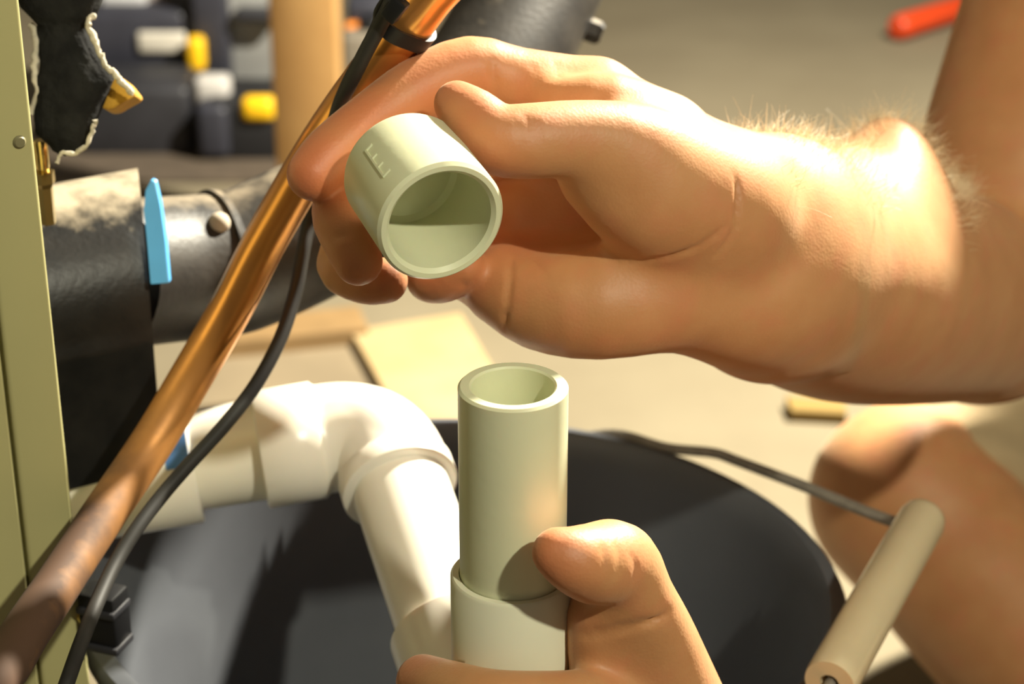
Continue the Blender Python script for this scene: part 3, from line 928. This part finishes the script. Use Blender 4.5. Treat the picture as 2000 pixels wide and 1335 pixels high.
face = [Cone(HD + fdir * .092 + hup * .012, HD + fdir * .116 - hup * .028, .008, .013),                     # nose
        Cone(HD + fdir * .089 - hup * .062 - side * .02, HD + fdir * .089 - hup * .062 + side * .02, .006, .006),   # lips
        Cone(HD + fdir * .085 + hup * .03 - side * .045, HD + fdir * .085 + hup * .03 + side * .045, .012, .012),   # brow
        Ell(HD + side * .079 - fdir * .005 - hup * .01, (.010, .020, .032), (side, fdir, hup)), Ell(HD - side * .079 - fdir * .005 - hup * .01, (.010, .020, .032), (side, fdir, hup))]
GROUPS.append((face, 4 * MM, 8 * MM))

GROOVES = []   # (list of points, radius, softness)
def sdf(p, active=None):
    d = np.full(p.shape[:-1], 0.05)
    lo = p.reshape(-1, 3).min(0); hi = p.reshape(-1, 3).max(0)
    c = (lo + hi) / 2; rad = np.linalg.norm(hi - lo) / 2
    for prims, ki, ko in GROUPS:
        use = [q for q in prims if q.lower(c, rad) < 0.045]
        if not use: continue
        g = use[0](p)
        for q in use[1:]:
            g = smin(g, q(p), ki)
        d = smin(d, g, ko)
    for pts, r, k in GROOVES:
        use = [q for q in pts if q.lower(c, rad) < 0.006]
        if not use: continue
        g = use[0](p)
        for q in use[1:]:
            g = np.minimum(g, q(p))
        d = smax(d, -g, k)
    return d

def trace(px, py, d0=.55, d1=1.1):
    r = np.array(W(px, py, 1.0) - CAM); c = np.array(CAM); n = np.linalg.norm(r)
    t = d0
    for i in range(120):
        p = c + r * t
        s = float(sdf(p.reshape(1, 3))[0])
        if s < 0.0001: return p
        t += max(s, 0.0002) / n * 0.8
        if t > d1: return None
    return p

def groove(pix, r=0.9, off=0.5, k=1.6, **kw):
    P = [trace(x, y) for x, y in pix]
    P = [p for p in P if p is not None]
    if len(P) < 2: return None
    back = np.array(FW) * off * MM
    rr = [r * MM] * len(P); rr[0] = rr[-1] = r * MM * .35
    return ([Cone(a - back, b - back, r1, r2) for a, b, r1, r2 in zip(P, P[1:], rr, rr[1:])], r, k * MM)
new = []
for pix, r in (
    ([(962, 118), (964, 150), (970, 186)], 1.0), ([(1040, 128), (1052, 160)], .7), ([(1085, 120), (1092, 150)], .6),
    ([(998, 505), (996, 545), (990, 600), (985, 650)], .9), ([(1034, 495), (1046, 512), (1066, 535)], .8),
    ([(905, 552), (900, 590), (884, 632)], .9), ([(1024, 222), (1038, 250), (1040, 285)], .7), ([(1046, 232), (1056, 255), (1056, 290)], .7), ([(1010, 235), (1020, 262), (1020, 290)], .5),
    ([(1230, 512), (1300, 505), (1370, 480), (1420, 440)], .9), ([(1400, 500), (1440, 440), (1436, 340)], .9),
    ([(1145, 1248), (1180, 1240), (1250, 1222), (1312, 1192)], 1.5), ([(1178, 1060), (1182, 1090), (1176, 1118)], .9), ([(1208, 1065), (1214, 1095), (1206, 1120)], .8), ([(1236, 1085), (1244, 1110), (1240, 1135)], .8), ([(1130, 1240), (1190, 1228), (1262, 1206)], .9),
    ([(628, 445), (650, 462), (680, 458)], .7)):
    g = groove(pix, r)
    if g: new.append(g)
GROOVES += new

def surface_net(f, lo, hi, h, offset=0.0):
    lo = np.array(lo, float); hi = np.array(hi, float)
    n = np.ceil((hi - lo) / h).astype(int) + 1
    axs = [lo[i] + h * np.arange(n[i]) for i in range(3)]
    vol = np.full(n, 0.05)
    B = 20
    for i in range(0, n[0], B):
        for j in range(0, n[1], B):
            for k in range(0, n[2], B):
                a, b_, c = axs[0][i:i + B], axs[1][j:j + B], axs[2][k:k + B]
                p = np.stack(np.meshgrid(a, b_, c, indexing='ij'), -1)
                ctr = p.reshape(-1, 3).mean(0, keepdims=True)
                dc = float(f(ctr)[0])
                rad = h * B * 0.87 + 0.012
                if dc > rad or dc < -rad:
                    vol[i:i + B, j:j + B, k:k + B] = dc
                else:
                    vol[i:i + B, j:j + B, k:k + B] = f(p)
    vol += offset
    s = vol < 0
    cs = [s[:-1, :-1, :-1], s[1:, :-1, :-1], s[:-1, 1:, :-1], s[1:, 1:, :-1], s[:-1, :-1, 1:], s[1:, :-1, 1:], s[:-1, 1:, 1:], s[1:, 1:, 1:]]
    cnt = sum(c.astype(np.int8) for c in cs)
    mask = (cnt > 0) & (cnt < 8)
    ci = np.argwhere(mask)
    if len(ci) == 0: return np.zeros((0, 3)), np.zeros((0, 4), int)
    idx = -np.ones(mask.shape, np.int64); idx[mask] = np.arange(len(ci))
    offs = [(0, 0, 0), (1, 0, 0), (0, 1, 0), (1, 1, 0), (0, 0, 1), (1, 0, 1), (0, 1, 1), (1, 1, 1)]
    vals = [vol[ci[:, 0] + o[0], ci[:, 1] + o[1], ci[:, 2] + o[2]] for o in offs]
    acc = np.zeros((len(ci), 3)); num = np.zeros(len(ci))
    for a in range(8):
        for b_ in range(a + 1, 8):
            if sum(abs(offs[a][q] - offs[b_][q]) for q in range(3)) != 1: continue
            va, vb = vals[a], vals[b_]
            m = (va < 0) != (vb < 0)
            t = np.where(m, va / np.where(m, va - vb, 1), 0)
            pos = np.array(offs[a]) + t[:, None] * (np.array(offs[b_]) - np.array(offs[a]))
            acc += np.where(m[:, None], pos, 0); num += m
    verts = lo + h * (ci + acc / num[:, None])
    faces = []
    for ax_ in range(3):
        sl0 = [slice(None)] * 3; sl1 = [slice(None)] * 3
        sl0[ax_] = slice(None, -1); sl1[ax_] = slice(1, None)
        e = s[tuple(sl0)] != s[tuple(sl1)]
        pts = np.argwhere(e)
        u, v = (ax_ + 1) % 3, (ax_ + 2) % 3
        ok = (pts[:, u] > 0) & (pts[:, v] > 0) & (pts[:, u] < n[u] - 1) & (pts[:, v] < n[v] - 1)
        pts = pts[ok]
        q = []
        for du, dv in ((-1, -1), (0, -1), (0, 0), (-1, 0)):
            r_ = pts.copy(); r_[:, u] += du; r_[:, v] += dv
            q.append(idx[r_[:, 0], r_[:, 1], r_[:, 2]])
        q = np.stack(q, -1)
        flip = ~s[pts[:, 0], pts[:, 1], pts[:, 2]]
        q[flip] = q[flip][:, ::-1]
        faces.append(q)
    return verts, np.concatenate(faces)

def box_of(gs, pad):
    lo = np.full(3, 1e9); hi = -lo
    for g in gs:
        for q in [c for q_ in g[0] for c in (q_.cones if isinstance(q_, Chain) else [q_])]:
            for p, r in (((q.a, q.r1), (q.b, q.r2)) if isinstance(q, Cone) else ((q.c, q.r.max()),)):
                lo = np.minimum(lo, p - r - pad); hi = np.maximum(hi, p + r + pad)
    return lo, hi

parts = []
hand_groups = [GROUPS[0]] + GROUPS[4:N_RIGHT]
lo, hi = box_of(hand_groups, .004)
RH = (lo, hi)
parts.append(surface_net(sdf, lo, hi, 0.0012))
lo2, hi2 = box_of([GROUPS[N_RIGHT]] + GROUPS[N_RIGHT + 2:N_LEFT], .004)
LHB = (lo2, hi2)
parts.append(surface_net(sdf, lo2, hi2, 0.0014))
lo3, hi3 = box_of([GROUPS[1], GROUPS[2], ([Cone(EL_R, V(2036, 240, .978), .05, .055)], 0, 0)], .006)
hi3[1] = max(hi3[1], 0.97)
parts.append(surface_net(sdf, lo3, hi3, 0.0028, 0.0003))
lo4, hi4 = box_of([([Cone(KN_R, KN_R + d_s * .6, .06, .06), leg[1]], 0, 0)], .01)
parts.append(surface_net(sdf, lo4, hi4, 0.004, 0.0003))
lo5, hi5 = box_of(GROUPS[1:3] + [(upper, 0, 0)] + [GROUPS[N_RIGHT + 1]] + GROUPS[N_LEFT:], .012)
parts.append(surface_net(sdf, lo5, hi5, 0.0085, 0.0009))
def inside(v, b, m): return np.all((v > b[0] + m) & (v < b[1] - m), axis=1)
keepv, keepf = [], []
base_i = 0
fine = [RH, LHB]
for i, (v, f) in enumerate(parts):
    if i >= 2:
        cov = inside(v, RH, .004) | inside(v, LHB, .004)
        if i >= 4: cov |= inside(v, (lo3, hi3), .012) | inside(v, (lo4, hi4), .012)
        if i == 3: cov |= inside(v, (lo3, hi3), .012)
        f = f[~cov[f].all(1)]
    used = np.unique(f); mp = -np.ones(len(v), int); mp[used] = np.arange(len(used))
    keepv.append(v[used]); keepf.append(mp[f] + base_i); base_i += len(used)
verts = np.concatenate(keepv); faces = np.concatenate(keepf)
me = bpy.data.meshes.new('person')
me.vertices.add(len(verts)); me.vertices.foreach_set('co', verts.astype(np.float32).ravel())
me.loops.add(len(faces) * 4); me.loops.foreach_set('vertex_index', faces.astype(np.int32).ravel())
me.polygons.add(len(faces)); me.polygons.foreach_set('loop_start', (np.arange(len(faces)) * 4).astype(np.int32))
me.update(calc_edges=True); me.validate()
flush = np.zeros(len(verts))
for p, r, w in ((V(610, 340, .664), .030, 1.0), (V(700, 250, .676), .034, .9), (V(800, 185, .683), .03, .6), (V(893, 205, .652), .020, .95), (V(955, 300, .648), .022, .9), (V(930, 240, .648), .02, .8), (V(700, 520, .661), .018, .8), (V(745, 548, .686), .02, .6), (V(890, 530, .69), .022, .6), (V(1080, 1090, .612), .019, 1.2), (V(1110, 1130, .616), .014, 1.0), (V(830, 1330, .655), .02, .7), (V(1000, 480, .70), .02, .5)):
    dd = np.linalg.norm(verts - p, axis=1)
    flush = np.maximum(flush, min(w, 1.0) * np.clip(1.4 - 1.4 * dd / r, 0, 1))
at = me.attributes.new('flush', 'FLOAT', 'POINT')
at.data.foreach_set('value', flush.astype(np.float32))
person = link_obj('person', me, M_skin)
tag(person, 'person in khaki shorts sitting on the floor, joining plastic pipe with both hands', 'person')

# nails, eyes
def nail(center, along, out_, w, l, name='fingernail'):
    bm = bmesh.new()
    along = Vector(along).normalized(); out_ = Vector(out_); out_ = (out_ - along * out_.dot(along)).normalized(); s_ = along.cross(out_)
    nu, nv = 9, 9
    g = [[None] * nv for _ in range(nu)]
    for i in range(nu):
        for j in range(nv):
            u = -1 + 2 * i / (nu - 1); v = -1 + 2 * j / (nv - 1)
            ang = u * 1.0
            wid = w * (1 - 0.25 * max(0, abs(v) - .6) / .4)
            g[i][j] = bm.verts.new(Vector(center) + along * (v * l) + s_ * (math.sin(ang) * wid) + out_ * ((math.cos(ang) - 1) * wid * 0.9))
    for i in range(nu - 1):
        for j in range(nv - 1):
            bm.faces.new((g[i][j], g[i + 1][j], g[i + 1][j + 1], g[i][j + 1]))
    bmesh.ops.solidify(bm, geom=bm.faces[:], thickness=0.0006)
    return obj(name, bm, M_nail, person)
mid_a, mid_b = V(664, 412, .672), V(700, 510, .661)
al = mid_b - mid_a
outm = -np.array(Vector((1, 0, 0))) * 0.9 + np.array(FW) * -0.25 + np.array(UP) * -0.2
cen = V(641, 488, .663)
nail(cen, al, outm, .0064, .0068)
M_eye = mat('eye_white', (.75, .72, .68), rough=.2)
for s_ in (-1, 1):
    bm = bmesh.new()
    bmesh.ops.create_uvsphere(bm, u_segments=16, v_segments=10, radius=.012, matrix=Matrix.Translation(Vector(HD + fdir * .080 + hup * .010 + side * .032 * s_)))
    obj('eye', bm, M_eye, person)

# clothing: shells around the same body, cut at hems
def cloth_part(name, prims, k, h, m, cut, label=None):
    def f(p):
        lo_ = p.reshape(-1, 3).min(0); hi_ = p.reshape(-1, 3).max(0); c = (lo_ + hi_) / 2; rad = np.linalg.norm(hi_ - lo_) / 2
        g = np.full(p.shape[:-1], .05)
        for q in prims:
            if q.lower(c, rad) < .09: g = smin(g, q(p), k)
        fold = 0.0035 * np.sin(p[..., 0] * 60 + p[..., 2] * 95 + 3 * np.sin(p[..., 1] * 25)) + .002 * np.sin(p[..., 1] * 140 + p[..., 2] * 70)
        g = g + fold
        for c_, n_ in cut:
            g = smax(g, (p - c_) @ n_, .004)
        return g
    lo_, hi_ = box_of([(prims, 0, 0)], .03)
    v, fc = surface_net(f, lo_, hi_, h)
    me = bpy.data.meshes.new(name)
    me.from_pydata(v.tolist(), [], fc.tolist())
    o = link_obj(name, me, m, person)
    if label: o['label'] = label
    return o
thd = HIP_R - V(1830, 975, 1.22); thd /= np.linalg.norm(thd)
hem = V(1772, 815, 1.2)
hemn = np.array([.9, -.18, .40])
shorts = [Cone(V(1850, 940, 1.235), HIP_R, .080, .112), Cone(HIP_L, KN_L * .7 + HIP_L * .3, .108, .085), Cone(HIP_R + np.array([.02, -.04, .02]), HIP_L + np.array([-.02, .05, .02]), .118, .118)]
cloth_part('shorts', shorts, .04, .006, M_shorts, [(hem, -hemn)], 'khaki cloth shorts')
def sleeve_end(sh, el): 
    d_ = el - sh; return sh + d_ * .42
shirt = [Cone(PEL + np.array([0, 0, .05]), CH, .155, .165), Cone(CH - ax_sh * .08, SH_R, .115, .075), Cone(CH + ax_sh * .08, SH_L, .115, .075), Cone(SH_R, SH_R + (EL_R - SH_R) * .10, .080, .078), Cone(SH_L, sleeve_end(SH_L, EL_L), .075, .070)]
cloth_part('shirt', shirt, .04, .007, M_shirt, [], 'grey short sleeved shirt')
hairp = [Ell(HD - fdir * .012 + hup * .022, (.086, .104, .104), (side, fdir, hup))]
cloth_part('hair', hairp, .01, .006, M_hairhead, [(HD + fdir * .055 + hup * .02, (fdir * .8 - hup * .6)), (HD - hup * .03, -hup)])

# blond forearm hair, on the upper side of the forearm
cu = bpy.data.curves.new('arm_hair', 'CURVE')
cu.dimensions = '3D'; cu.bevel_depth = 0.00008; cu.bevel_resolution = 0; cu.use_fill_caps = False
fv, ff = parts[2]
nv = np.zeros_like(fv)
a_, b_, c_ = fv[ff[:, 0]], fv[ff[:, 1]], fv[ff[:, 2]]
fnorm = np.cross(b_ - a_, c_ - a_)
for k in range(4): np.add.at(nv, ff[:, k], fnorm)
nv /= np.maximum(np.linalg.norm(nv, axis=1, keepdims=True), 1e-12)
camv = np.array(CAM); fwv = np.array(FW); upv = np.array(UP)
rel = fv - camv; dep = rel @ fwv
pxx = 1000 + FPX * rel[:, 0] / dep; pyy = 667.5 - FPX * (rel @ upv) / dep
cand = np.argwhere((pxx > 1425) & (pxx < 1900) & (nv @ upv > -0.05) & (dep < .90) & (pyy < 560) & (nv @ -fwv < .5)).ravel()
w_ = np.clip(0.25 + (nv[cand] @ upv), 0.05, 1)
sel = rng.choice(cand, size=4500, p=w_ / w_.sum())
eldir = EL_R - V(1450, 480, .715); eldir /= np.linalg.norm(eldir)
for i in sel:
    p = fv[i] + rng.normal(size=3) * .0012; n_ = nv[i]
    L = .004 + .007 * rng.random()
    t_ = eldir * rng.normal(.5, .5) + rng.normal(size=3) * .45 + upv * .15
    p = p - n_ * .001
    sp = cu.splines.new('POLY'); sp.points.add(3)
    for k in range(4):
        s_ = k / 3
        q = p + n_ * (L * (s_ * .75 - .12 * s_ * s_)) + t_ * (L * .75 * s_ * s_)
        sp.points[k].co = (*q, 1); sp.points[k].radius = 1.0 - .75 * s_
hair_o = bpy.data.objects.new('arm_hair', cu); COL.objects.link(hair_o)
cu.materials.append(M_armhair); hair_o.parent = person; hair_o['kind'] = 'stuff'
print('person verts', len(verts), 'faces', len(faces))
